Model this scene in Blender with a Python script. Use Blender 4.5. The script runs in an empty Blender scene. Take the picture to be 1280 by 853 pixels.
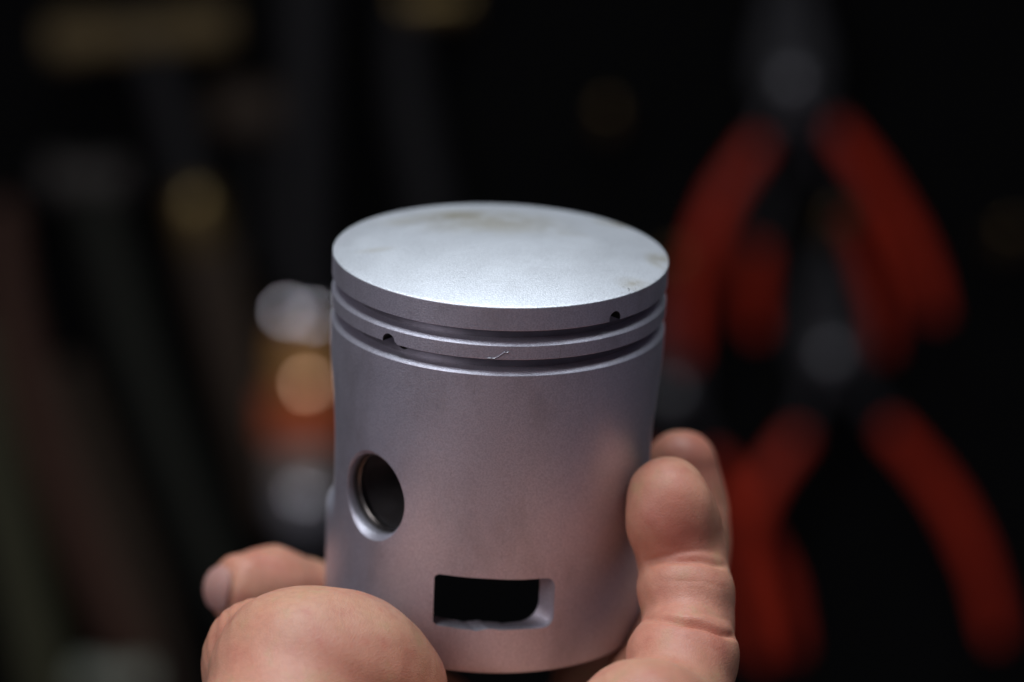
import bpy, bmesh, math, random
import numpy as np
from mathutils import Vector, Matrix
random.seed(7); np.random.seed(7)
S = bpy.context.scene
COL = S.collection
R = math.radians

# ------------------------------------------------------------------ camera
FPX = 4200.0                       # focal length in photo pixels (1280 wide)
PITCH = R(8)
CAM_R = Vector((1, 0, 0))
CAM_U = Vector((0, math.sin(PITCH), math.cos(PITCH)))
CAM_F = Vector((0, math.cos(PITCH), -math.sin(PITCH)))
CAM_O = Vector((0, -0.60, 1.40))
cd = bpy.data.cameras.new('camera'); cam = bpy.data.objects.new('camera', cd); COL.objects.link(cam)
cam.matrix_world = Matrix.Translation(CAM_O) @ Matrix((CAM_R, CAM_U, -CAM_F)).transposed().to_4x4()
cd.sensor_width = 36; cd.lens = 36 * FPX / 1280
cd.clip_start = 0.02; cd.clip_end = 20
cd.dof.use_dof = True; cd.dof.focus_distance = 0.576; cd.dof.aperture_fstop = 6.3
cd.dof.aperture_blades = 0
S.camera = cam

# ------------------------------------------------------------------ world, lamps, exposure
w = bpy.data.worlds.new('World'); S.world = w; w.use_nodes = True
bg = w.node_tree.nodes['Background']
bg.inputs['Color'].default_value = (0.48, 0.44, 0.59, 1); bg.inputs['Strength'].default_value = 0.11

def area(name, loc, target, sx, sy, power, color, spread=180):
    l = bpy.data.lights.new(name, 'AREA'); l.shape = 'RECTANGLE'; l.size = sx; l.size_y = sy
    l.energy = power; l.color = color; l.spread = R(spread)
    o = bpy.data.objects.new(name, l); COL.objects.link(o)
    o.location = loc
    o.rotation_euler = (Vector(target) - Vector(loc)).to_track_quat('-Z', 'Y').to_euler()
    return o
FILL_POS = (-0.42, -0.47, 1.58)
area('ceiling_lamp', (-0.08, -0.06, 1.80), (-0.05, 0.0, 1.33), 0.18, 0.46, 1.30, (0.84, 0.93, 1.0), 125)
area('ceiling_lamp', (0.16, -0.06, 1.82), (0.06, 0.0, 1.33), 0.12, 0.46, 0.55, (0.84, 0.93, 1.0), 125)
area('fill_lamp', FILL_POS, (0, 0.0, 1.31), 0.24, 0.24, 1.20, (0.98, 0.93, 1.0))  # added fill from the front left, not a known lamp of the room

S.view_settings.view_transform = 'Standard'; S.view_settings.look = 'None'
S.view_settings.exposure = 0; S.view_settings.gamma = 1; S.view_settings.use_curve_mapping = False
S.render.engine = 'CYCLES'
S.cycles.use_denoising = True
S.cycles.max_bounces = 8; S.cycles.diffuse_bounces = 4; S.cycles.glossy_bounces = 5
S.cycles.sample_clamp_indirect = 4.0

# ------------------------------------------------------------------ coordinate helpers
def camw(v):                       # camera millimetres (right, up, depth) -> world metres
    return CAM_O + (CAM_R * v[0] + CAM_U * v[1] + CAM_F * v[2]) * 0.001
def cj(px, py, dz):                # a point seen at a photo pixel, dz millimetres beyond the crown centre
    Z = 600.0 + dz
    return np.array([(px - 640) * Z / FPX, (426.5 - py) * Z / FPX, Z])
BOARD_Y = 0.76
def bw(px, py, off):               # a point off metres in front of the tool board
    d = CAM_F + CAM_R * ((px - 640) / FPX) + CAM_U * ((426.5 - py) / FPX)
    t = (BOARD_Y - off - CAM_O.y) / d.y
    return CAM_O + d * t

# ------------------------------------------------------------------ object helpers
def tag(o, label, cat, group=None):
    o['label'] = label; o['category'] = cat
    if group: o['group'] = group
    return o
def empty(name, loc, parent=None):
    o = bpy.data.objects.new(name, None); COL.objects.link(o); o.location = loc; o.empty_display_size = 0.01
    o.parent = parent
    return o
def mobj(name, me, m, parent=None, smooth=35):
    o = bpy.data.objects.new(name, me); COL.objects.link(o)
    if len(me.materials) < 2: me.materials.clear(); me.materials.append(m)
    else: me.materials[0] = m
    if smooth is not None:
        me.shade_smooth(); me.set_sharp_from_angle(angle=R(smooth))
    o.parent = parent
    return o
def from_py(verts, faces):
    me = bpy.data.meshes.new('m'); me.from_pydata([tuple(v) for v in verts], [], [tuple(f) for f in faces]); me.update()
    return me
def fix_normals(me):
    bm = bmesh.new(); bm.from_mesh(me); bmesh.ops.recalc_face_normals(bm, faces=bm.faces[:]); bm.to_mesh(me); bm.free(); me.update()
    return me

# ------------------------------------------------------------------ materials
def mat(name):
    m = bpy.data.materials.new(name); m.use_nodes = True
    nt = m.node_tree; return m, nt, nt.nodes['Principled BSDF']
def N(nt, t, **kw):
    n = nt.nodes.new(t)
    for k, v in kw.items():
        if k in n.inputs: n.inputs[k].default_value = v
        else: setattr(n, k, v)
    return n
def coords(nt, scale=1000.0):
    tc = N(nt, 'ShaderNodeTexCoord'); mp = N(nt, 'ShaderNodeVectorMath', operation='SCALE'); mp.inputs['Scale'].default_value = scale
    nt.links.new(tc.outputs['Object'], mp.inputs[0]); return mp.outputs[0]
def noise(nt, vec, scale, detail=2.0, rough=0.5):
    n = N(nt, 'ShaderNodeTexNoise'); n.inputs['Scale'].default_value = scale; n.inputs['Detail'].default_value = detail
    n.inputs['Roughness'].default_value = rough
    nt.links.new(vec, n.inputs['Vector']); return n.outputs['Fac']
def maprange(nt, v, a, b, c=0.0, d=1.0, smooth=True):
    n = N(nt, 'ShaderNodeMapRange'); n.interpolation_type = 'SMOOTHSTEP' if smooth else 'LINEAR'
    nt.links.new(v, n.inputs['Value'])
    for k, x in zip(('From Min', 'From Max', 'To Min', 'To Max'), (a, b, c, d)): n.inputs[k].default_value = x
    return n.outputs['Result']
def mul(nt, a, b, op='MULTIPLY'):
    n = N(nt, 'ShaderNodeMath', operation=op)
    for i, x in enumerate((a, b)):
        if isinstance(x, (int, float)): n.inputs[i].default_value = x
        else: nt.links.new(x, n.inputs[i])
    n.use_clamp = False
    return n.outputs[0]
def mix(nt, fac, a, b):
    n = N(nt, 'ShaderNodeMix', data_type='RGBA')
    if isinstance(fac, (int, float)): n.inputs[0].default_value = fac
    else: nt.links.new(fac, n.inputs[0])
    for i, x in ((6, a), (7, b)):
        if isinstance(x, (tuple, list)): n.inputs[i].default_value = (*x, 1)
        else: nt.links.new(x, n.inputs[i])
    return n.outputs[2]
def spot(nt, vec, c, rad):         # soft elliptical stain mask, centre and radii in millimetres
    s = N(nt, 'ShaderNodeVectorMath', operation='SUBTRACT'); nt.links.new(vec, s.inputs[0]); s.inputs[1].default_value = c
    d = N(nt, 'ShaderNodeVectorMath', operation='DIVIDE'); nt.links.new(s.outputs[0], d.inputs[0]); d.inputs[1].default_value = rad
    l = N(nt, 'ShaderNodeVectorMath', operation='LENGTH'); nt.links.new(d.outputs[0], l.inputs[0])
    return maprange(nt, l.outputs['Value'], 0.1, 1.0, 1.0, 0.0)
def bump(nt, bsdf, h, strength, dist):
    b = N(nt, 'ShaderNodeBump'); b.inputs['Strength'].default_value = strength; b.inputs['Distance'].default_value = dist
    nt.links.new(h, b.inputs['Height']); nt.links.new(b.outputs[0], bsdf.inputs['Normal'])

def aluminium(name, crown=False):
    m, nt, b = mat(name)
    v = coords(nt)
    b.inputs['Metallic'].default_value = 0.82
    fine = noise(nt, v, 3.4, 3, 0.6); mid = noise(nt, v, 0.10, 4, 0.6); big = noise(nt, v, 0.045, 3, 0.5)
    c = mix(nt, maprange(nt, fine, 0.35, 0.65), *(((0.63, 0.64, 0.675), (0.78, 0.79, 0.83)) if crown else ((0.59, 0.575, 0.655), (0.745, 0.73, 0.81))))
    if crown:
        st = None
        wob = noise(nt, v, 0.16, 4, 0.65)
        for cc, rr, a in (((-8, 15, 1), (14, 8, 9), 1.0), ((-2, 11, 1), (20, 14, 9), 0.85), ((-18, 12, 1), (8, 5, 9), .55),
                          ((20.5, 19, 1), (6.5, 3.5, 9), 0.9), ((28.5, -1, 0), (4, 6, 9), 0.9), ((24, -15.5, 0), (5, 4, 9), 0.8),
                          ((-22, -5, 0), (5, 2.2, 9), .45), ((10, 6, 1), (9, 3, 9), .35)):
            s_ = mul(nt, spot(nt, v, cc, rr), a)
            st = s_ if st is None else mul(nt, st, s_, 'MAXIMUM')
        st = mul(nt, st, maprange(nt, wob, 0.26, 0.58))
        c = mix(nt, mul(nt, st, 0.72), c, (0.38, 0.32, 0.20))
        dull = noise(nt, v, 0.085, 4, 0.6)
        c = mix(nt, maprange(nt, dull, 0.48, 0.72, 0, 0.25), c, (0.42, 0.42, 0.44))
        sp = noise(nt, v, 1.3, 2, 0.5)
        specks = mul(nt, maprange(nt, sp, 0.60, 0.66), mul(nt, spot(nt, v, (23, -18.5, 0), (3.2, 3.0, 6)), 0.8))
        c = mix(nt, specks, c, (0.06, 0.055, 0.05))
    else:
        stv = N(nt, 'ShaderNodeVectorMath', operation='MULTIPLY'); nt.links.new(v, stv.inputs[0]); stv.inputs[1].default_value = (1, 1, .45)
        smear = noise(nt, stv.outputs[0], 0.11, 4, 0.6)
        c = mix(nt, maprange(nt, smear, 0.47, 0.75, 0, 0.42), c, (0.40, 0.375, 0.40))
    if not crown:                       # short vertical scuffs and specks
        sv = N(nt, 'ShaderNodeVectorMath', operation='MULTIPLY'); nt.links.new(v, sv.inputs[0]); sv.inputs[1].default_value = (1, 1, .12)
        scf = mul(nt, maprange(nt, noise(nt, sv.outputs[0], 2.2, 2, 0.5), 0.70, 0.76), maprange(nt, noise(nt, v, 0.13, 2), 0.5, 0.62))
        c = mix(nt, mul(nt, scf, 0.5), c, (0.22, 0.21, 0.22))
    nt.links.new(c, b.inputs['Base Color'])
    nt.links.new(maprange(nt, mid, 0.3, 0.7, 0.45, 0.49), b.inputs['Roughness'])
    bump(nt, b, fine, 0.5, 0.00013)
    return m
M_CROWN = aluminium('blasted aluminium crown', True)
M_ALU = aluminium('blasted aluminium')
def plain(name, col, rough=0.5, metal=0.0, var=0.15, scale=0.2, coat=0.0, spec=0.5):
    m, nt, b = mat(name); v = coords(nt)
    n = noise(nt, v, scale, 4, 0.6)
    c = mix(nt, maprange(nt, n, 0.3, 0.7), tuple(x * (1 - var) for x in col), tuple(min(1, x * (1 + var)) for x in col))
    nt.links.new(c, b.inputs['Base Color']); b.inputs['Metallic'].default_value = metal
    nt.links.new(maprange(nt, n, 0.3, 0.7, max(0.02, rough - .06), rough + .06), b.inputs['Roughness'])
    b.inputs['Coat Weight'].default_value = coat; b.inputs['Specular IOR Level'].default_value = spec
    return m
M_STEEL = plain('worn steel', (0.60, 0.60, 0.60), 0.36, 1.0)
M_RIVET = plain('dull rivet steel', (0.55, 0.55, 0.55), 0.5, 0.8)
M_PIN = plain('dark steel pin', (0.16, 0.15, 0.14), 0.35, 1.0)
M_BORE = plain('machined bore', (0.50, 0.49, 0.50), 0.28, 1.0)
M_CAST = plain('dark as-cast interior', (0.16, 0.145, 0.135), 0.6, 0.5)
M_BOSS = plain('shade darkened boss', (0.22, 0.21, 0.21), 0.4, 0.7)  # shade deep in the pin bore is put into this darker colour
M_GROOVE = plain('shade darkened groove', (0.25, 0.24, 0.26), 0.40, 0.85, 0.12, 0.3)  # darker base colour stands in for shade inside the ring grooves
M_HOLE = plain('shade blackened hole', (0.012, 0.011, 0.010), 0.5)  # near-black in place of the shade inside the notches
M_RED = plain('red dipped vinyl', (0.66, 0.040, 0.010), 0.32, 0.0, 0.2, 0.06)
M_DKSTEEL = plain('blackened steel', (0.075, 0.075, 0.076), 0.45, 0.9)
M_CHROME = plain('chrome', (0.85, 0.85, 0.88), 0.12, 1.0, 0.03)
M_BRASS = plain('brass', (0.30, 0.21, 0.085), 0.35, 0.9)
M_TAN = plain('rawhide', (0.19, 0.135, 0.06), 0.75, spec=0.2)
M_HAMMER = plain('brown grey steel', (0.085, 0.075, 0.065), 0.6, 0.2, spec=0.2)
M_WOODB = plain('dark brown wood', (0.066, 0.046, 0.031), 0.6, spec=0.2)
M_WOODR = plain('red brown wood', (0.095, 0.048, 0.032), 0.5, spec=0.2)
M_GREEN = plain('dark green paint', (0.024, 0.025, 0.018), 0.65, spec=0.2)
M_OLIVE = plain('olive paint', (0.06, 0.058, 0.025), 0.55)
M_GREYTOOL = plain('grey tool steel', (0.022, 0.021, 0.021), 0.65, 0.0, spec=0.2)
M_AMBER = plain('amber plastic', (0.62, 0.30, 0.09), 0.25)
M_ORANGE = plain('red orange plastic', (0.72, 0.15, 0.05), 0.35)
M_COPPER = plain('polished copper', (0.82, 0.52, 0.32), 0.16, 1.0, 0.03)
M_BEIGE = plain('beige plastic', (0.42, 0.33, 0.27), 0.45)
M_PALE = plain('pale green paint', (0.36, 0.38, 0.29), 0.6)
M_BOARD = plain('black board', (0.004, 0.004, 0.004), 0.9, 0.0, 0.3, 0.02)
M_BOARD.node_tree.nodes['Principled BSDF'].inputs['Specular IOR Level'].default_value = 0.12

def skin():
    m, nt, b = mat('skin'); v = coords(nt)
    n1 = noise(nt, v, 0.055, 3, 0.55); n2 = noise(nt, v, 0.17, 4, 0.6); n3 = noise(nt, v, 0.8, 3, 0.6)
    c = mix(nt, maprange(nt, n1, 0.32, 0.68), (0.57, 0.305, 0.195), (0.59, 0.265, 0.180))
    c = mix(nt, maprange(nt, n2, 0.50, 0.72, 0, 0.62), c, (0.51, 0.18, 0.125))
    c = mix(nt, maprange(nt, n2, 0.46, 0.28, 0, 0.7), c, (0.50, 0.32, 0.175))
    c = mix(nt, maprange(nt, n3, 0.35, 0.75, 0, 0.22), c, (0.34, 0.135, 0.09))
    fa = N(nt, 'ShaderNodeAttribute'); fa.attribute_name = 'flush'
    c = mix(nt, mul(nt, fa.outputs['Fac'], 0.8), c, (0.47, 0.135, 0.095))
    nt.links.new(c, b.inputs['Base Color'])
    b.inputs['Subsurface Weight'].default_value = 0.25
    b.inputs['Subsurface Radius'].default_value = (1.0, 0.35, 0.18); b.inputs['Subsurface Scale'].default_value = 0.0025
    b.inputs['Roughness'].default_value = 0.46; b.inputs['Specular IOR Level'].default_value = 0.38
    vo = N(nt, 'ShaderNodeTexVoronoi'); vo.feature = 'DISTANCE_TO_EDGE'; vo.inputs['Scale'].default_value = 1.9
    nt.links.new(v, vo.inputs['Vector'])
    lines = maprange(nt, vo.outputs['Distance'], 0.0, 0.22)
    h = mul(nt, mul(nt, lines, 0.35), mul(nt, n3, 0.8), 'ADD')
    bump(nt, b, h, 0.55, 0.00012)
    return m
M_SKIN = skin()
def nailmat():
    m, nt, b = mat('fingernail'); v = coords(nt); n = noise(nt, v, 0.35, 2)
    nt.links.new(mix(nt, n, (0.50, 0.25, 0.21), (0.56, 0.33, 0.28)), b.inputs['Base Color'])
    b.inputs['Roughness'].default_value = 0.3; b.inputs['Subsurface Weight'].default_value = 0.15; b.inputs['Subsurface Scale'].default_value = 0.001
    return m
M_NAIL = nailmat()

# ------------------------------------------------------------------ tool board (setting)
c0 = bw(640, 426, 0)
me = bpy.data.meshes.new('tool_board')
bm = bmesh.new(); bmesh.ops.create_cube(bm, size=1.0)
for v in bm.verts: v.co = Vector((v.co.x * 4.2, v.co.y * 0.018, v.co.z * 2.6))
bmesh.ops.bevel(bm, geom=bm.edges[:], offset=0.003, segments=2, affect='EDGES'); bm.to_mesh(me); bm.free()
board = mobj('tool_board', me, M_BOARD, None, 40); board.location = (c0.x, BOARD_Y + 0.009, c0.z)
board['kind'] = 'structure'; board['label'] = 'black tool board far out of focus behind the piston'

# ------------------------------------------------------------------ the piston
RAD = 30.0
TILT, ROLL = R(19.4), R(2.4)
P_UP = np.array([math.sin(ROLL) * math.cos(TILT), math.cos(ROLL) * math.cos(TILT), -math.sin(TILT)])
P_RT = np.array([math.cos(ROLL), -math.sin(ROLL), 0.0])
P_BK = np.cross(P_UP, P_RT); P_BK = P_BK if P_BK[2] > 0 else -P_BK
P_C = cj(626, 317, 0)              # crown rim centre
HGT = 68.6
def cdir(v): return CAM_R * v[0] + CAM_U * v[1] + CAM_F * v[2]
piston = empty('piston', (0, 0, 0))
piston.matrix_world = Matrix.Translation(camw(P_C)) @ Matrix((cdir(P_RT), cdir(P_BK), cdir(P_UP))).transposed().to_4x4()
tag(piston, 'bare matt aluminium engine piston with two empty ring grooves held upright in the hand', 'piston')

def adir(az):                      # az 0 = towards the camera, positive to the right (piston local)
    return np.array([math.sin(R(az)), -math.cos(R(az)), 0.0])
def lathe(prof, seg=320, rfun=None):
    """closed profile of (r, z) loops in mm -> solid of revolution"""
    n = len(prof); verts = []; faces = []; idx = []
    for (r, z) in prof:
        if r < 1e-6:
            idx.append([len(verts)] * seg); verts.append((0, 0, z)); continue
        row = []
        for k in range(seg):
            az = 360.0 * k / seg
            rr = r if rfun is None else rfun(r, z, az)
            d = adir(az); row.append(len(verts)); verts.append((d[0] * rr, d[1] * rr, z))
        idx.append(row)
    for i in range(n):
        a, b = idx[i], idx[(i + 1) % n]
        if prof[i][0] < 1e-6 and prof[(i + 1) % n][0] < 1e-6: continue
        for k in range(seg):
            k2 = (k + 1) % seg
            f = []
            for q in (a[k], a[k2], b[k2], b[k]):
                if q not in f: f.append(q)
            if len(f) > 2: faces.append(f)
    return fix_normals(from_py(verts, faces))
def arc(cx, cz, r, a0, a1, n):
    return [(cx + r * math.cos(R(a0 + (a1 - a0) * i / n)), cz + r * math.sin(R(a0 + (a1 - a0) * i / n))) for i in range(n + 1)]
def prism(outline, axis, up, centre, d0, d1):
    """extrude a 2D outline (u along side, v along up) between distances d0 and d1 on axis"""
    axis = np.array(axis, float); up = np.array(up, float); side = np.cross(up, axis); side /= np.linalg.norm(side)
    n = len(outline); verts = []
    for d in (d0, d1):
        for item in outline:
            verts.append(np.array(centre) + axis * d + side * item[0] + up * item[1])
    faces = [tuple(range(n)), tuple(range(2 * n - 1, n - 1, -1))] + [(i, (i + 1) % n, n + (i + 1) % n, n + i) for i in range(n)]
    return fix_normals(from_py(verts, faces))
def cone_rings(rings, axis, centre, seg=96):
    """solid from (distance, radius) rings along axis, capped"""
    axis = np.array(axis, float); up = np.array((0, 0, 1.0)); side = np.cross(up, axis); side /= np.linalg.norm(side); up = np.cross(axis, side)
    verts = []; faces = []
    for (d, r) in rings:
        for k in range(seg):
            a = 2 * math.pi * k / seg
            verts.append(np.array(centre) + axis * d + side * r * math.cos(a) + up * r * math.sin(a))
    m = len(rings)
    for i in range(m - 1):
        for k in range(seg):
            k2 = (k + 1) % seg
            faces.append((i * seg + k, i * seg + k2, (i + 1) * seg + k2, (i + 1) * seg + k))
    faces.append(tuple(range(seg))); faces.append(tuple(range((m - 1) * seg, m * seg)))
    return fix_normals(from_py(verts, faces))
def carve(me, cutters):
    o = bpy.data.objects.new('tmp', me); COL.objects.link(o); tmp = [o]
    for c in cutters:
        co = bpy.data.objects.new('tmpc', c); COL.objects.link(co); tmp.append(co)
        md = o.modifiers.new('b', 'BOOLEAN'); md.operation = 'DIFFERENCE'; md.solver = 'EXACT'; md.object = co
    dg = bpy.context.evaluated_depsgraph_get(); dg.update()
    out = bpy.data.meshes.new_from_object(o.evaluated_get(dg))
    for t in tmp: bpy.data.objects.remove(t)
    return out
def paint_hole_shade(me, axis, centre, r):       # shade inside the drilled hole, painted as a near-black colour
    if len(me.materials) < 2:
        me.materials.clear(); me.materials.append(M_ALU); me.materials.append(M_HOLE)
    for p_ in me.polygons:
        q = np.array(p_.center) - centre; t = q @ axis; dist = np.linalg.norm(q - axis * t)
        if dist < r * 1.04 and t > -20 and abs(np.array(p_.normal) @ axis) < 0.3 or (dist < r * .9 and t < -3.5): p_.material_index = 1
def pmesh(name, me, m, parent=piston, smooth=28):
    me.transform(Matrix.Scale(0.001, 4)); return mobj(name, me, m, parent, smooth)

# ring pin notches
n1d, n2d = adir(42.5), adir(-38.5)
notch1 = cone_rings([(-12, 1.3), (4, 1.3)], n1d, n1d * 30 + np.array([0, 0, -3.75]), 28)
notch2 = cone_rings([(-12, 1.4), (4, 1.4)], n2d, n2d * 30 + np.array([0, 0, -9.2]), 28)
notch2b = cone_rings([(-12, 1.2), (4, 1.2)], adir(-36.8), adir(-36.8) * 30 + np.array([0, 0, -10.05]), 24)

# crown with its top land: domed top, rolled edge
dome = [(0, 3.0)] + [(r, 3.0 * (1 - (r / 30.0) ** 2) ** 1.0) for r in (2, 4, 7, 10, 13, 16, 19, 22, 25, 27.5, 29)]
prof = dome + [(29.75, 0.06)] + [(29.93, 0.0), (30.0, -0.12)] + [(30.0, -1.5), (30.0, -3.0), (30.0, -4.1), (29.92, -4.2), (28.5, -4.2), (26.0, -4.2), (26.0, -5.0), (24.0, -7.0), (0, -7.0)]
me = carve(lathe(prof), [notch1.copy()]); paint_hole_shade(me, n1d, n1d * 30 + np.array([0, 0, -3.75]), 1.3)
me.materials.append(M_ALU)
for p_ in me.polygons:
    if p_.material_index == 0 and p_.normal.z < 0.4: p_.material_index = 2
pmesh('crown', me, M_CROWN)
GR = 26.9
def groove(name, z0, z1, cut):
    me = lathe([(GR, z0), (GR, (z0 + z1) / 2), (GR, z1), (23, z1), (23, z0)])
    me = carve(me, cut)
    for ax_, c_, r_ in ((n1d, n1d * 30 + np.array([0, 0, -3.75]), 1.3), (n2d, n2d * 30 + np.array([0, 0, -9.2]), 1.4), (adir(-36.8), adir(-36.8) * 30 + np.array([0, 0, -10.05]), 1.2)): paint_hole_shade(me, ax_, c_, r_)
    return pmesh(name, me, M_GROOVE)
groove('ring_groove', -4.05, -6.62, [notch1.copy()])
land = [(29.22, -6.42), (29.30, -6.44), (29.94, -6.90), (30.0, -6.99)] + [(30.0, -8.0), (30.0, -9.32), (29.92, -9.42), (28.5, -9.42), (22, -9.42), (22, -6.42), (27.0, -6.42)]
me = carve(lathe(land), [notch2.copy(), notch2b.copy()]); paint_hole_shade(me, n2d, n2d * 30 + np.array([0, 0, -9.2]), 1.4); paint_hole_shade(me, adir(-36.8), adir(-36.8) * 30 + np.array([0, 0, -10.05]), 1.2); pmesh('ring_land', me, M_ALU)
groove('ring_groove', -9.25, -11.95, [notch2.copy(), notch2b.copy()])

# skirt: barrel with shallow side reliefs, window, pin bores
def ss(x, a, b):
    t = min(1, max(0, (x - a) / (b - a))); return t * t * (3 - 2 * t)
def adiff(a, b): return abs((a - b + 180) % 360 - 180)
def skirt_r(r, z, az):
    if r < 28: return r
    zz = -z
    left = (1 - ss(adiff(az, -101), 14, 34)) * ss(zz, 17, 38) * (1 - ss(zz, 46.5, 48.5)) * 1.9
    right = (1 - ss(adiff(az, 112), 18, 46)) * ss(zz, 15, 36) * (1 - ss(zz, 58, 60)) * 2.6
    return r - left - right
zs = [-12.6, -13.5, -15] + [-15 - i * (53.0 / 52) for i in range(1, 52)] + [-68.0]
prof = [(27.0, -11.78), (29.18, -11.78), (29.26, -11.80), (29.94, -12.30), (30.0, -12.40)] + [(30.0, z) for z in zs] + [(29.85, -68.35), (29.5, -68.6), (27.3, -68.6), (26.6, -68.0), (26.4, -60), (26.2, -40), (25.6, -18), (21.5, -12.4), (21.5, -11.78)]
sk = lathe(prof, 320, skirt_r)
PIN_AZ = -44.2; PZ = -38.9
pd = adir(PIN_AZ); pc = np.array([0, 0, PZ])
def rrect(x0, x1, y0, y1, rs, n=7):
    """rounded rectangle; rs = radii for corners (x1,y1) (x0,y1) (x0,y0) (x1,y0)"""
    out = []
    for (cx, cy, r, a0) in ((x1 - rs[0], y1 - rs[0], rs[0], 0), (x0 + rs[1], y1 - rs[1], rs[1], 90), (x0 + rs[2], y0 + rs[2], rs[2], 180), (x1 - rs[3], y0 + rs[3], rs[3], 270)):
        out += [(cx + r * math.cos(R(a0 + 90 * i / n)), cy + r * math.sin(R(a0 + 90 * i / n))) for i in range(n + 1)]
    return out
WAZ = 30.0
wd = adir(WAZ)
def lat(az): return math.sin(R(az - WAZ)) * 30.0
wx0, wx1 = lat(-16.8), lat(23.6)
side = np.cross((0, 0, 1.0), wd); flip = 1 if side[0] > 0 else -1
def window_outline(x0, x1, y0, y1, rs, ragged):
    base = rrect(x0, x1, y0, y1, rs, 7); out = []
    for i, (u, v) in enumerate(base):
        out.append((u, v)); u2, v2 = base[(i + 1) % len(base)]
        if i == 23:                                  # bottom edge between its two corners
            for t in np.linspace(0, 1, 26)[1:-1]:
                uu = u + (u2 - u) * t; e = math.sin(math.pi * t)
                out.append((uu, v + (v2 - v) * t + ragged * e * (0.30 * math.sin(uu * 0.85 + .6) + 0.16 * math.sin(uu * 2.1 + 1) + .1 * math.sin(uu * 4.3))))
    return [(flip * u, v) for u, v in out]
o1 = window_outline(wx0, wx1, -59.95, -50.4, (1.9, 0.7, 0.7, 2.0), 0.0)
o2 = window_outline(wx0 - 0.4, wx1 - 0.9, -60.1, -50.2, (1.6, 0.9, 0.9, 4.0), 0.7)
def loft(outs, axis, up):
    axis = np.array(axis, float); up = np.array(up, float); sd = np.cross(up, axis); n = len(outs[0][1]); verts = []; faces = []
    for d, o in outs: verts += [axis * d + sd * u + up * v for u, v in o]
    m = len(outs)
    for i in range(m - 1):
        for k in range(n):
            k2 = (k + 1) % n; faces.append((i * n + k, i * n + k2, (i + 1) * n + k2, (i + 1) * n + k))
    faces.append(tuple(range(n))); faces.append(tuple(range((m - 1) * n, m * n)))
    return fix_normals(from_py(verts, faces))
cut1 = loft([(8, o2), (26.2, o2), (28.6, o1), (36, o1)], wd, (0, 0, 1.0))
bore = cone_rings([(-34, 7.4), (34, 7.4)], pd, pc, 96)
cbore = cone_rings([(-27.5, 8.3), (27.5, 8.3)], pd, pc, 96)
ch1 = cone_rings([(28.9, 7.35), (29.2, 7.52), (32.5, 10.9)], pd, pc, 96)
ch2 = cone_rings([(-28.9, 7.35), (-29.2, 7.52), (-32.5, 10.9)], pd, pc, 96)
me = carve(sk, [cut1, bore, cbore, ch1, ch2])
skirt = pmesh('skirt', me, M_ALU, smooth=30)
me.materials.append(M_CAST)  # inward-facing wall takes the darker cast tone
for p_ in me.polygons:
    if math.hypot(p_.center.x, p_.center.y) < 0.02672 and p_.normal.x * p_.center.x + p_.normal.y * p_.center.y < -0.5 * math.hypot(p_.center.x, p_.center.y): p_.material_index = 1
# pin bosses inside: tube with circlip groove
for s in (1, -1):
    pr = [(27.4, 7.45), (26.4, 7.45), (26.3, 8.0), (25.1, 8.0), (25.0, 7.42), (15.0, 7.42), (14.6, 7.8), (14.6, 10.4), (15.2, 11.0), (26.4, 11.4), (27.4, 11.4)]
    ax = pd * s; up = np.array((0, 0, 1.0)); sd = np.cross(up, ax); verts = []; faces = []; seg = 96
    for (d, r) in pr:
        for k in range(seg):
            a = 2 * math.pi * k / seg; verts.append(pc + ax * d + sd * r * math.cos(a) + up * r * math.sin(a))
    n = len(pr)
    for i in range(n):
        for k in range(seg):
            k2 = (k + 1) % seg; i2 = (i + 1) % n
            faces.append((i * seg + k, i * seg + k2, i2 * seg + k2, i2 * seg + k))
    pmesh('pin_boss', fix_normals(from_py(verts, faces)), M_BOSS)
# wire circlip in the near bore
ring = [pc + pd * 26.2 + np.cross((0, 0, 1.0), pd) * 7.25 * math.cos(t) + np.array((0, 0, 1.0)) * 7.25 * math.sin(t) for t in np.linspace(R(100), R(440), 60)]

def tube(pts, radii, seg=12, flat=1.0, flatdir=None, cap=True):
    """swept tube along points with radii; flat squeezes along flatdir; rounded ends"""
    P = [np.array(p, float) for p in pts]; Rr = list(radii)
    if cap:
        d0 = P[0] - P[1]; d0 /= np.linalg.norm(d0); d1 = P[-1] - P[-2]; d1 /= np.linalg.norm(d1)
        a = [(P[0] + d0 * Rr[0] * math.sin(t), Rr[0] * math.cos(t)) for t in (1.45, 1.1, 0.7, 0.35)]
        b = [(P[-1] + d1 * Rr[-1] * math.sin(t), Rr[-1] * math.cos(t)) for t in (0.35, 0.7, 1.1, 1.45)]
        P = [x[0] for x in a] + P + [x[0] for x in b]; Rr = [x[1] for x in a] + Rr + [x[1] for x in b]
    verts = []; faces = []
    ref = np.array(flatdir if flatdir is not None else (0, 1, 0), float)
    for i, p in enumerate(P):
        t = P[min(i + 1, len(P) - 1)] - P[max(i - 1, 0)]; t /= np.linalg.norm(t)
        n_ = ref - t * np.dot(ref, t)
        n_ = n_ / np.linalg.norm(n_) if np.linalg.norm(n_) > 1e-6 else np.cross(t, (1, 0, 0))
        b_ = np.cross(t, n_)
        for k in range(seg):
            a = 2 * math.pi * k / seg; verts.append(p + b_ * Rr[i] * math.cos(a) + n_ * Rr[i] * flat * math.sin(a))
    m = len(P)
    for i in range(m - 1):
        for k in range(seg):
            k2 = (k + 1) % seg; faces.append((i * seg + k, i * seg + k2, (i + 1) * seg + k2, (i + 1) * seg + k))
    faces.append(tuple(range(seg))); faces.append(tuple(range((m - 1) * seg, m * seg)))
    return fix_normals(from_py(verts, faces))
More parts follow.
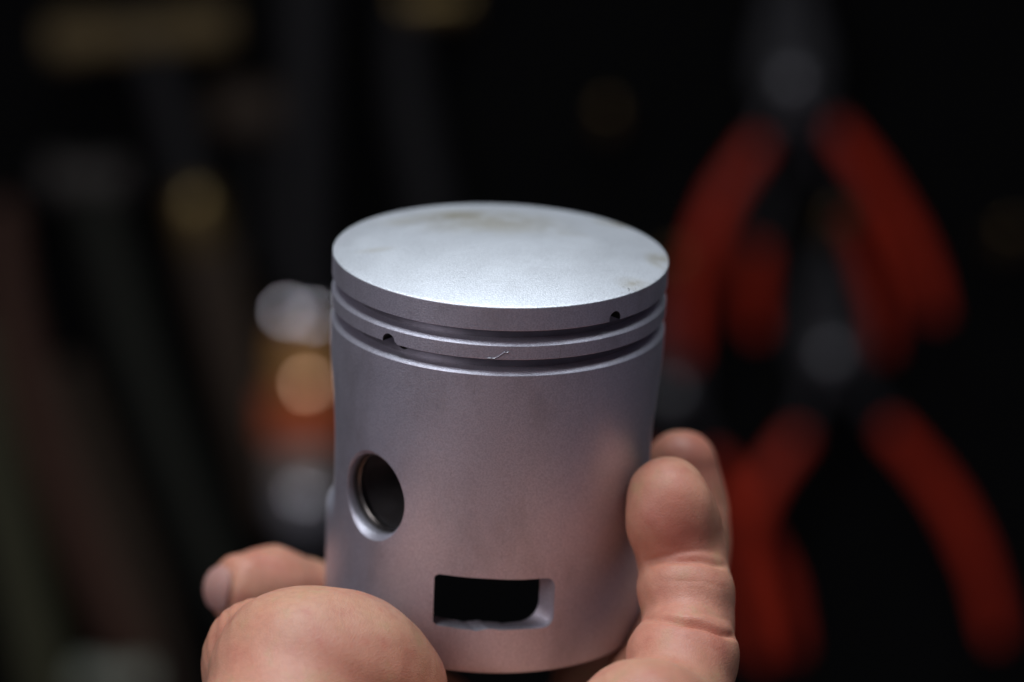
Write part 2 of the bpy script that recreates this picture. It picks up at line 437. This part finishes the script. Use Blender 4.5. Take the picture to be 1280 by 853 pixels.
def smooth_path(pts, n=8):
    P = [np.array(p, float) for p in pts]; P = [2 * P[0] - P[1]] + P + [2 * P[-1] - P[-2]]; out = []
    for i in range(1, len(P) - 2):
        for k in range(n):
            t = k / n; p0, p1, p2, p3 = P[i - 1:i + 3]
            out.append(0.5 * (2 * p1 + (p2 - p0) * t + (2 * p0 - 5 * p1 + 4 * p2 - p3) * t * t + (3 * p1 - p0 - 3 * p2 + p3) * t ** 3))
    out.append(P[-2]); return out
pmesh('circlip', tube(ring, [0.45] * 60, 10, flatdir=pd), M_PIN)
# a lifted burr scratched into the second land
pts = [adir(a) * 30.02 + np.array([0, 0, z]) for a, z in ((-2.6, -9.28), (-1.6, -9.22), (-0.4, -9.20), (0.6, -8.95), (1.5, -8.60), (2.2, -8.35), (2.7, -8.05), (3.3, -8.15), (4.2, -8.0))]
pmesh('burr', tube(smooth_path(pts, 3), [0.10 + 0.05 * math.sin(i * 0.9) ** 2 for i in range(25)], 6), M_BORE)

# ------------------------------------------------------------------ the hand (one signed-distance body)
def vnorm(v): return np.sqrt(v[..., 0] ** 2 + v[..., 1] ** 2 + v[..., 2] ** 2)
def rcone(p, a, ra, b, rb):
    ab = b - a; L2 = float((ab * ab).sum()); x = p[:, 0] - a[0]; y = p[:, 1] - a[1]; z = p[:, 2] - a[2]
    t = np.clip((x * ab[0] + y * ab[1] + z * ab[2]) / L2, 0, 1); x = x - t * ab[0]; y = y - t * ab[1]; z = z - t * ab[2]
    return np.sqrt(x * x + y * y + z * z) - (ra + (rb - ra) * t)
def ell(p, c, r):
    q = (p - c) / np.array(r); k = vnorm(q); return (k - 1) * min(r) * 1.0
def smin(a, b, k):
    h = np.clip(k - np.abs(a - b), 0, None) / k; return np.minimum(a, b) - h * h * k * 0.25
def chain(p, js, k):
    d = None
    for (a, b) in zip(js[:-1], js[1:]):
        e = rcone(p, a[0], a[1], b[0], b[1]); d = e if d is None else smin(d, e, k)
    return d
def J(px, py, dz, r): return (cj(px, py, dz), r)
PINKY = [J(833, 618, -6, 6.6), J(846, 662, -5, 7.5), J(854, 703, -6, 7.4), J(858, 738, -9, 7.5), J(861, 778, -13, 7.6), J(853, 822, -19, 8.6), J(835, 930, -34, 11.0)]
RING = [J(852, 584, 28, 6.9), J(855, 640, 28, 7.5), J(852, 690, 25, 8.0), J(846, 770, 18, 8.6), J(800, 940, 0, 11)]
MIDDLE = [J(752, 610, 52, 7.0), J(757, 690, 56, 8.0), J(760, 790, 52, 9.0), J(745, 950, 22, 11.5)]
INDEX = [J(306, 738, 28, 6.9), J(342, 737, 33, 7.3), J(384, 757, 40, 7.9), J(445, 840, 48, 8.8), J(620, 960, 30, 11.5)]
THUMB = [J(470, 874, -16, 12.3), J(436, 850, -19, 13.2), J(374, 846, -22, 13.7), J(345, 960, -34, 14.5), J(440, 1130, -50, 18)]
KNUCK = [J(330, 824, -12, 10.8), J(338, 900, -22, 11.5)]
THENAR = J(440, 1130, -62, 18)
def palm_d(p):
    d = rcone(p, cj(520, 1000, 5), 15.5, cj(800, 1010, -8), 15.0)
    d = smin(d, rcone(p, cj(600, 1160, -22), 19, cj(760, 1110, -30), 17), 14)
    d = smin(d, rcone(p, cj(440, 1130, -50), 18, cj(570, 1300, -58), 22), 14)
    d = smin(d, rcone(p, cj(570, 1300, -58), 24, cj(640, 1280, -52), 24), 12)
    d = smin(d, rcone(p, cj(605, 1330, -58), 25, cj(610, 1560, -72), 27), 14)
    d = smin(d, rcone(p, cj(806, 922, -40), 13.3, cj(760, 1110, -50), 17), 6)
    return d
def crease(p, c, nrm, face, depth, width, rad):
    """groove across a finger: plane through c with normal nrm, only on the side the vector face points to"""
    nrm = nrm / np.linalg.norm(nrm); face = face / np.linalg.norm(face)
    q = p - c; s = q @ nrm; f = np.clip((q @ face) / rad + 0.35, 0, 1); near = vnorm(q) < rad * 2.0
    return np.where(near, depth * f * np.exp(-(s / width) ** 2), 0)
CAMV = np.array([0.0, 0.25, -1.0])
def hand_sdf(p):
    palm = palm_d(p)
    fs = [chain(p, PINKY, 2.5), chain(p, RING, 4), chain(p, MIDDLE, 5), chain(p, INDEX, 4)]
    # pads
    pads = ell(p, cj(839, 645, -9.0), (8.0, 9.3, 6.8))
    pads = smin(pads, ell(p, cj(857, 737, -12.5), (8.2, 6.3, 7.0)), 0.5)
    pads = smin(pads, ell(p, cj(855, 819, -21.5), (9.4, 6.9, 8.2)), 0.5)
    fs[0] = smin(fs[0], pads, 2.0)
    th = chain(p, THUMB, 7)
    kn = rcone(p, KNUCK[0][0], KNUCK[0][1], KNUCK[1][0], KNUCK[1][1])
    th = smin(th, kn, 1.6)
    fs.append(th)
    d = None
    for i, f in enumerate(fs):
        k = 3.0 if i == 0 else 9.0
        e = smin(f, palm, k); d = e if d is None else np.minimum(d, e)
    # the flesh gives way where it presses on the metal
    q = p - P_C; zz = q @ P_UP; rr = vnorm(q - zz[:, None] * P_UP)
    dp = np.maximum(rr - RAD, np.maximum(zz, -HGT - zz)); dp = np.maximum(dp, -8)
    d = -smin(-d, dp - 0.12, 1.2)
    return d
NAIL_C = INDEX[0][0]; NAIL_OUT = np.array((-0.80, 0.12, -0.58)); NAIL_AX = np.array((-0.60, -0.06, 0.80))
NAIL_OUT /= np.linalg.norm(NAIL_OUT); NAIL_AX -= NAIL_OUT * (NAIL_AX @ NAIL_OUT); NAIL_AX /= np.linalg.norm(NAIL_AX); NAIL_SD = np.cross(NAIL_AX, NAIL_OUT)
def relief(p):
    """skin folds and unevenness, millimetres along the outward normal"""
    x, y, z = p.T
    h = 0.15 * np.sin(x * .31 + 1.3 * np.sin(y * .23)) * np.sin(y * .37 + z * .21) + 0.06 * np.sin(x * .9 + y * .5) * np.sin(z * .8 - y * .7)
    wob = 0.45 * np.sin(x * 0.33 + 1.0) + 0.10 * np.sin(x * 0.9)
    q = p.copy(); q[:, 1] += wob
    for px, py, dz, nx, dep, wid in ((853, 702, -14, 0.02, 1.9, 0.62), (858, 779, -21, 0.20, 1.9, 0.66), (854, 694, -14, -0.12, .22, .45), (858, 768, -20, 0.06, .25, .5), (858, 730, -16, 0.05, .12, .5), (850, 800, -26, .3, .12, .5)):
        h = h - crease(q, cj(px, py, dz), np.array([nx, 1, 0.10]), CAMV, dep, wid, 9.2)
    for dx, dp in ((0, .22), (8, .30), (17, .30), (28, .22)):
        h = h - crease(q, cj(368 + dx, 735, 32), np.array([1, 0.25, 0.2]), np.array([-0.2, 1, -0.6]), dp, 0.6, 9)
    kq = vnorm(p - cj(296, 800, -14)); wk = np.exp(-(kq / 10.0) ** 2)
    h = h + wk * 0.10 * np.sin((x * 0.9 + y * 0.55 - z * .3) * 2.2 + 1.2 * np.sin(y * 0.8))
    # fine palm lines on the pad below the little finger
    for o_ in (-3, 0.5, 3.2):
        h = h - crease(q, cj(815, 850, -52) + np.array([o_, 0, 0]), np.array([1, -0.75, 0.1]), CAMV, 0.10, 0.35, 11)
    # nail bed sunk into the fingertip with a raised fold round it
    r = p - NAIL_C; on = r @ NAIL_OUT > 0; a = (r @ NAIL_AX) / 4.3; b = (r @ NAIL_SD) / 4.7
    k = (np.abs(a) ** 3 + np.abs(b) ** 3) ** (1 / 3.0)
    h = h + np.where(on & (vnorm(r) < 12), -0.45 * np.clip((1.02 - k) / 0.15, 0, 1) + 0.28 * np.exp(-((k - 1.25) / 0.16) ** 2), 0)
    return h
VOX = 1.35
lo = np.array([-62., -190., 400.]); hi = np.array([60., -6., 680.])
dims = np.ceil((hi - lo) / VOX).astype(int)
gx, gy, gz = [lo[i] + VOX * np.arange(dims[i]) for i in range(3)]
def surface_nets():
    # coarse pass to find where the surface can be
    V = np.full(tuple(dims), 99.0, dtype=np.float32)
    step = 6
    cx = np.arange(0, dims[0], step); cy = np.arange(0, dims[1], step); cz = np.arange(0, dims[2], step)
    A, B, Cc = np.meshgrid(cx, cy, cz, indexing='ij')
    ctr = np.stack([gx[0] + VOX * (A.ravel() + step / 2 - .5), gy[0] + VOX * (B.ravel() + step / 2 - .5), gz[0] + VOX * (Cc.ravel() + step / 2 - .5)], -1)
    dc = hand_sdf(ctr)
    for (i, j, k, d_) in zip(A.ravel(), B.ravel(), Cc.ravel(), dc):
        V[i:i + step, j:j + step, k:k + step] = 50 if d_ > 0 else -50
    near = np.abs(dc) < VOX * step * 1.5
    off = np.stack(np.meshgrid(*[np.arange(step)] * 3, indexing='ij'), -1).reshape(-1, 3)
    base = np.stack([A.ravel()[near], B.ravel()[near], Cc.ravel()[near]], -1)
    ids = (base[:, None, :] + off[None]).reshape(-1, 3)
    ids = ids[(ids < dims).all(1)]
    for c in range(0, len(ids), 400000):
        s_ = ids[c:c + 400000]
        V[s_[:, 0], s_[:, 1], s_[:, 2]] = hand_sdf(lo + VOX * s_.astype(float))
    inside = V < 0
    corner = [inside[i:dims[0] - 1 + i, j:dims[1] - 1 + j, k:dims[2] - 1 + k] for i in (0, 1) for j in (0, 1) for k in (0, 1)]
    cnt = sum(c.astype(np.int8) for c in corner); act = (cnt > 0) & (cnt < 8)
    vid = np.full(act.shape, -1, dtype=np.int64); w_ = np.argwhere(act); vid[act] = np.arange(len(w_))
    verts = lo + VOX * (w_ + 0.5)
    quads = []
    for ax in range(3):
        o1_, o2_ = [(1, 2), (2, 0), (0, 1)][ax]
        sl0 = [slice(None)] * 3; sl1 = [slice(None)] * 3; sl0[ax] = slice(0, -1); sl1[ax] = slice(1, None)
        a, b = inside[tuple(sl0)], inside[tuple(sl1)]
        e = np.argwhere(a != b); e = e[(e[:, o1_] > 0) & (e[:, o2_] > 0) & (e[:, o1_] < dims[o1_] - 1) & (e[:, o2_] < dims[o2_] - 1)]
        fl = a[tuple(e.T)]
        def at(d1, d2):
            q = e.copy(); q[:, o1_] -= d1; q[:, o2_] -= d2; return vid[tuple(q.T)]
        q = np.stack([at(1, 1), at(0, 1), at(0, 0), at(1, 0)], -1)
        q[~fl] = q[~fl][:, ::-1]
        quads.append(q)
    return verts, np.concatenate(quads)
def project(v, detail, it):
    for _ in range(it):
        d = hand_sdf(v); g = np.empty_like(v); h = 0.08
        for i in range(3):
            e = np.zeros(3); e[i] = h; g[:, i] = (hand_sdf(v + e) - d) / h
        L = np.clip(vnorm(g), 0.35, None); n_ = g / L[:, None]
        v = v - np.clip(d / L, -1.2, 1.2)[:, None] * n_
    if detail: v = v + n_ * relief(v)[:, None]
    return v
hv, hq = surface_nets()
hv = project(hv, False, 2)
me = from_py([], []); me.from_pydata(hv.tolist(), [], hq.tolist()); me.update()
tmp = bpy.data.objects.new('tmp', me); COL.objects.link(tmp)
md = tmp.modifiers.new('s', 'SMOOTH'); md.factor = 0.4; md.iterations = 3
md = tmp.modifiers.new('s', 'SUBSURF'); md.levels = 1; md.render_levels = 1
dg = bpy.context.evaluated_depsgraph_get(); dg.update()
me2 = bpy.data.meshes.new_from_object(tmp.evaluated_get(dg)); bpy.data.objects.remove(tmp)
bm = bmesh.new(); bm.from_mesh(me2)              # finer mesh round the folds of the front finger
cen = [cj(853, 702, -14), cj(858, 779, -21)]; ed = []
for e in bm.edges:
    m_ = np.array((e.verts[0].co + e.verts[1].co) * 0.5)
    if any(abs(m_[1] - c_[1]) < 3.6 and np.linalg.norm(m_ - c_) < 12 for c_ in cen): ed.append(e)
bmesh.ops.subdivide_edges(bm, edges=ed, cuts=1, use_grid_fill=True); bm.to_mesh(me2); bm.free()
n = len(me2.vertices); co = np.empty(n * 3); me2.vertices.foreach_get('co', co); co = co.reshape(-1, 3)
co = project(co, False, 1); co = project(co, True, 1)
HB = camw(cj(605, 1330, -58))
wc = (np.outer(co[:, 0], CAM_R) + np.outer(co[:, 1], CAM_U) + np.outer(co[:, 2], CAM_F)) * 0.001 + np.array(CAM_O) - np.array(HB)
me2.vertices.foreach_set('co', wc.ravel()); me2.update()
fix_normals(me2)
print('hand verts', n)
fl = np.zeros(n)
for px, py, dz, rd, am in ((848, 672, -14, 7, 1.0), (842, 610, -14, 5, .45), (868, 815, -28, 8, .6), (835, 850, -52, 9, .7), (870, 590, 22, 9, .7), (440, 850, -32, 10, .55), (330, 700, 26, 7, .4), (400, 800, -34, 6, .3), (290, 800, -18, 8, .5)):
    fl += am * np.exp(-(vnorm(co - cj(px, py, dz)) / rd) ** 2)
at_ = me2.attributes.new('flush', 'FLOAT', 'POINT'); at_.data.foreach_set('value', np.clip(fl, 0, 1).astype(np.float32))
hand = mobj('hand', me2, M_SKIN, None, None); me2.shade_smooth(); hand.location = HB
tag(hand, 'bare hand reaching up from below, thumb and fingers gripping the piston skirt', 'hand')

# fingernail on the finger at the far left, a thin curved plate lying on the flesh
def nail(c, ax, out, sd, r):
    nu, nv = 17, 17; verts = []
    for lay in (0.06, -0.7):
        for i in range(nu):
            for j in range(nv):
                u = -1 + 2 * i / (nu - 1); v = -1 + 2 * j / (nv - 1)
                a = 4.15 * v * math.sqrt(1 - 0.38 * u * u); b = 4.5 * u * math.sqrt(1 - 0.38 * v * v)
                rr = math.sqrt(max(1, (r + lay) ** 2 - (0.55 * a) ** 2)); ang = b / r
                verts.append(c + ax * a + (out * math.cos(ang) + sd * math.sin(ang)) * rr)
    faces = []; o_ = nu * nv
    for i in range(nu - 1):
        for j in range(nv - 1):
            a = i * nv + j; faces.append((a, a + 1, a + nv + 1, a + nv)); faces.append((o_ + a, o_ + a + nv, o_ + a + nv + 1, o_ + a + 1))
    ring = [i * nv for i in range(nu)] + [(nu - 1) * nv + j for j in range(1, nv)] + [i * nv + nv - 1 for i in range(nu - 2, -1, -1)] + [j for j in range(nv - 2, 0, -1)]
    for a, b in zip(ring, ring[1:] + ring[:1]): faces.append((a, b, o_ + b, o_ + a))
    V = [np.array(camw(v)) - np.array(HB) for v in verts]
    return mobj('fingernail', fix_normals(from_py(V, faces)), M_NAIL, hand, 50)
nail(NAIL_C, NAIL_AX, NAIL_OUT, NAIL_SD, 6.9)

# ------------------------------------------------------------------ background tools on the board
def local(points, base): return [np.array(p) - np.array(base) for p in points]
def poly_plate(pts2, base, depth0, depth1, bev=0.0015):
    """plate standing on the board: outline of world points (x,z), from depth0 to depth1 in front of the board"""
    bm = bmesh.new(); vs = [bm.verts.new((x - base[0], BOARD_Y - depth0 - base[1], z - base[2])) for x, z in pts2]
    f = bm.faces.new(vs); r = bmesh.ops.extrude_face_region(bm, geom=[f])
    for v in [g for g in r['geom'] if isinstance(g, bmesh.types.BMVert)]: v.co.y -= (depth1 - depth0)
    bmesh.ops.recalc_face_normals(bm, faces=bm.faces[:])
    bmesh.ops.bevel(bm, geom=bm.edges[:], offset=bev, segments=2, affect='EDGES')
    me = bpy.data.meshes.new('plate'); bm.to_mesh(me); bm.free(); return me
def wpath(pix, off): return [np.array(bw(x, y, off)) for x, y in pix]

def pliers(label, pivot, jaw_top, lh, rh, off, hr=0.0085, jw=17):
    pv = bw(*pivot, off); base = Vector((pv.x, pv.y, pv.z)); root = empty('pliers', base)
    tag(root, label, 'pliers', 'red handled pliers on the board')
    jt = bw(*jaw_top, off)
    for s, hp in ((-1, lh), (1, rh)):
        sh = wpath(hp, off)
        # jaw: tapering forged half, crossing at the pivot into the shank of its handle
        a = np.array(jt); b = np.array(pv); ax = (a - b) / np.linalg.norm(a - b); sd = np.array([ax[2], 0, -ax[0]]) * s
        L = np.linalg.norm(a - b); wj = jw * 0.001
        out = [b - ax * 0.010 - sd * 0.006, b - ax * 0.006 + sd * wj * .75, b + ax * L * .18 + sd * wj * 0.85, b + ax * L * .55 + sd * wj * .55, b + ax * L + sd * wj * .28, b + ax * L + sd * 0.0008, b + ax * L * .3 + sd * 0.0008]
        d0 = off - 0.006 if s < 0 else off - 0.0055
        jme = poly_plate([(q[0], q[2]) for q in out], base, d0, d0 + 0.011)
        mobj('jaw', jme, M_DKSTEEL, root, 40)
        shank = [b + sd * (-0.004) + ax * 0.004, b - sd * 0.004 * -1 - ax * 0.006, sh[0] * 0.55 + b * 0.45, sh[0] * 0.95 + b * 0.05, sh[0] * 0.85 + sh[1] * 0.15]
        mobj('shank', tube(local(smooth_path(shank, 5), base), [0.0050 - 0.0018 * i / 20 for i in range(21)], 10, 0.75), M_DKSTEEL, root, 60)
        sp = smooth_path(sh, 8); m = len(sp)
        rad = [hr * (0.72 + 0.38 * math.sin(math.pi * min(1, (i / (m - 1)) * 0.8 + 0.15))) for i in range(m)]
        mobj('handle', tube(local(sp, base), rad, 16, 0.8), M_RED, root, 60)
    q = np.array(pv) - np.array(base)
    mobj('rivet', tube([q + np.array([0, 0.004, 0]), q + np.array([0, -0.0085, 0])], [0.0062, 0.0050], 20, flatdir=(0, 0, 1)), M_RIVET, root, 50)
    return root
pliers('red handled pliers in front at upper right with widely spread handles', (988, 100), (985, -60),
       [(948, 180), (900, 255), (868, 350), (860, 445)], [(1046, 162), (1102, 240), (1148, 325), (1170, 390)], 0.045, 0.0043)
pliers('red handled pliers half hidden behind the upper right pair, handles closer together', (1000, 140), (996, 20),
       [(949, 310), (944, 345), (943, 380), (946, 412)], [(1066, 275), (1085, 330), (1099, 380), (1106, 435)], 0.018, 0.0040, 12)
pliers('red handled pliers at lower right with its right handle curving down to the corner', (1036, 440), (1030, 300),
       [(998, 545), (950, 615), (930, 690), (955, 820)], [(1112, 535), (1178, 615), (1225, 710), (1245, 795)], 0.045, 0.0043)
pliers('red handled pliers mostly hidden behind the piston and fingers', (838, 485), (832, 350),
       [(800, 570), (775, 650), (768, 730), (770, 810)], [(892, 575), (935, 650), (975, 730), (992, 810)], 0.020, 0.0043, 14)

def hammer(label, cat, head_px, head_r, head_m, handle_px, hr, handle_m, off, ferrule=None, grip=None, name='hammer'):
    base = bw(*handle_px[0], off); root = empty(name, base)
    if label: tag(root, label, cat)
    hp = wpath(handle_px, off); sp = smooth_path(hp, 8); m = len(sp)
    if head_px:
        a, b = [np.array(bw(x, y, off)) for x, y in head_px]; ax = b - a; L = np.linalg.norm(ax); ax /= L
        pts = [a + ax * L * t for t in (0, .04, .2, .26, .38, .62, .74, .8, .96, 1)]
        rad = [head_r * k for k in (.93, 1, 1, .82, .9, .9, .82, 1, 1, .93)]
        mobj('head', tube(local(pts, base), rad, 20, 1.0, cap=False), head_m, root, 40)
    k = m if grip is None else int(m * grip[0])
    rad = [hr * (0.85 + 0.25 * math.sin(3.0 * i / m)) for i in range(m)]
    mobj('handle', tube(local(sp[:k + 1] if k < m else sp, base), rad[:k + 1] if k < m else rad, 14, 0.8), handle_m, root, 60)
    if grip:
        mobj('grip', tube(local(sp[k - 1:], base), [r * 1.22 for r in rad[k - 1:]], 14, 0.8), grip[1], root, 60)
    if ferrule:
        i = int(m * ferrule[0]); q = sp[i]; t = sp[i + 1] - sp[i - 1]; t /= np.linalg.norm(t)
        mobj('ferrule', tube(local([q - t * .006, q + t * .006], base), [hr * 1.3] * 2, 18), ferrule[1], root, 50)
    return root
hammer('tan headed mallet at upper left with a brass ferrule on its dark handle', 'mallet', ((62, 52), (290, 34)), 0.0085, M_TAN,
       [(178, 30), (215, 140), (250, 275), (290, 430), (345, 640)], 0.0085, M_GREYTOOL, 0.040, (0.5, M_BRASS), (0.58, M_WOODB), 'mallet')
hammer('hammer with a small grey brown head and dark green handle below the tan mallet', 'hammer', ((58, 222), (160, 226)), 0.0085, M_HAMMER,
       [(108, 222), (140, 330), (185, 480), (250, 660), (290, 760)], 0.0095, M_GREEN, 0.030)
hammer('tool with a long red brown wooden handle slanting down the left edge', 'hand tool', None, 0, None,
       [(2, 270), (14, 380), (50, 530), (110, 690), (170, 830), (190, 900)], 0.0085, M_WOODR, 0.035, name='wooden_handled_tool')
hammer('tool with a dull olive handle in the lower left corner', 'hand tool', None, 0, None,
       [(-40, 420), (-8, 580), (25, 720), (60, 870), (70, 940)], 0.0105, M_OLIVE, 0.040, name='olive_handled_tool')
hammer('dark brown slim handle between the red brown and the dark green handles', 'hand tool', None, 0, None,
       [(85, 470), (130, 600), (185, 760), (215, 900)], 0.0080, M_WOODB, 0.020, name='slim_handled_tool')
hammer('hammer with a brass head cut off by the top edge above the piston', 'hammer', ((500, 4), (585, 0)), 0.0070, M_BRASS,
       [(505, 6), (510, 120), (535, 250), (560, 380)], 0.0085, M_GREYTOOL, 0.030)
hammer('hammer with a pale green head at the bottom edge on the left', 'hammer', ((95, 848), (190, 850)), 0.0065, M_PALE,
       [(140, 850), (150, 960), (170, 1080)], 0.008, M_WOODB, 0.050)

# upright tool with banded handle, left of the piston
def banded_tool():
    base = bw(382, 700, 0.055); root = empty('socket_driver', base)
    tag(root, 'upright hand tool with chrome collar and orange red banded handle just left of the piston', 'driver')
    def z(py): return np.array(bw(382, py, 0.055)) - np.array(base)
    mobj('shaft', tube([z(-40), z(150), z(360)], [0.0105, 0.010, 0.010], 18), M_GREYTOOL, root, 60)
    mobj('collar', tube([z(378), z(384), z(392), z(400), z(406)], [0.011, 0.0135, 0.0145, 0.0135, 0.011], 24, cap=False), M_CHROME, root, 60)
    mobj('grip_top', tube([z(408), z(425), z(460), z(490)], [0.0115, 0.013, 0.0135, 0.0125], 24, cap=False), M_AMBER, root, 60)
    mobj('red_band', tube([z(491), z(495), z(545), z(549)], [0.0150, 0.0175, 0.0175, 0.0150], 24, cap=False), M_ORANGE, root, 60)
    mobj('beige_band', tube([z(550), z(554), z(590), z(594)], [0.0125, 0.0138, 0.0138, 0.0125], 24, cap=False), M_BEIGE, root, 60)
    mobj('end_cap', tube([z(595), z(602), z(625), z(650), z(664)], [0.0105, 0.0125, 0.0130, 0.0115, 0.006], 24, cap=False), M_RIVET, root, 60)
    def add_glint(px, py, dia, m):        # small mirror disc added only to throw a glint of the fill lamp
        p = np.array(bw(px, py, 0.074)); a = np.array(CAM_O) - p; a /= np.linalg.norm(a); b = np.array(FILL_POS) - p; b /= np.linalg.norm(b)
        nrm = a + b; nrm /= np.linalg.norm(nrm); p = p - np.array(base)
        mobj('glint_disc', tube([p - nrm * 0.012, p - nrm * 0.0012, p], [dia * .55, dia * .55, dia * .5], 20, cap=False, flatdir=(0, 0, 1)), m, root, 20)
    add_glint(358, 389, 0.0027, M_CHROME); add_glint(393, 396, 0.0024, M_CHROME); add_glint(384, 480, 0.0037, M_COPPER)
    add_glint(372, 618, 0.0011, M_CHROME); add_glint(386, 622, 0.0011, M_CHROME)
    mobj('tail', tube([z(664), z(740)], [0.0075, 0.007], 16), M_DKSTEEL, root, 60)
banded_tool()
def brush_tool():
    base = bw(322, 140, 0.03); root = empty('mallet', base)
    tag(root, 'small dull brown round headed mallet beside the upright banded tool', 'mallet')
    q = np.array([0, 0, 0.0])
    mobj('head', tube([q + np.array([-.010, 0, 0]), q + np.array([.010, 0, 0])], [.0105, .0105], 18), M_WOODB, root, 50)
    p2 = np.array(bw(330, 330, 0.03)) - np.array(base)
    mobj('handle', tube([q, p2], [.005, .005], 12), M_GREYTOOL, root, 60)
brush_tool()
# brass hooks screwed into the board: shank, upturned peg
for px, py in ((755, 155), (1240, 300), (990, -75), (1030, 285), (835, 335), (382, -60)):
    b0 = np.array(bw(px, py, 0.0)); o_ = np.array(board.location)
    hk = [b0 + np.array([0, 0.004, 0]), b0 + np.array([0, -0.02, 0]), b0 + np.array([0, -0.042, 0.002]), b0 + np.array([0, -0.05, 0.010])]
    mobj('hook', tube([p - o_ for p in smooth_path(hk, 5)], [0.0038] * 16, 12, flatdir=(1, 0, 0)), M_BRASS, board, 60)
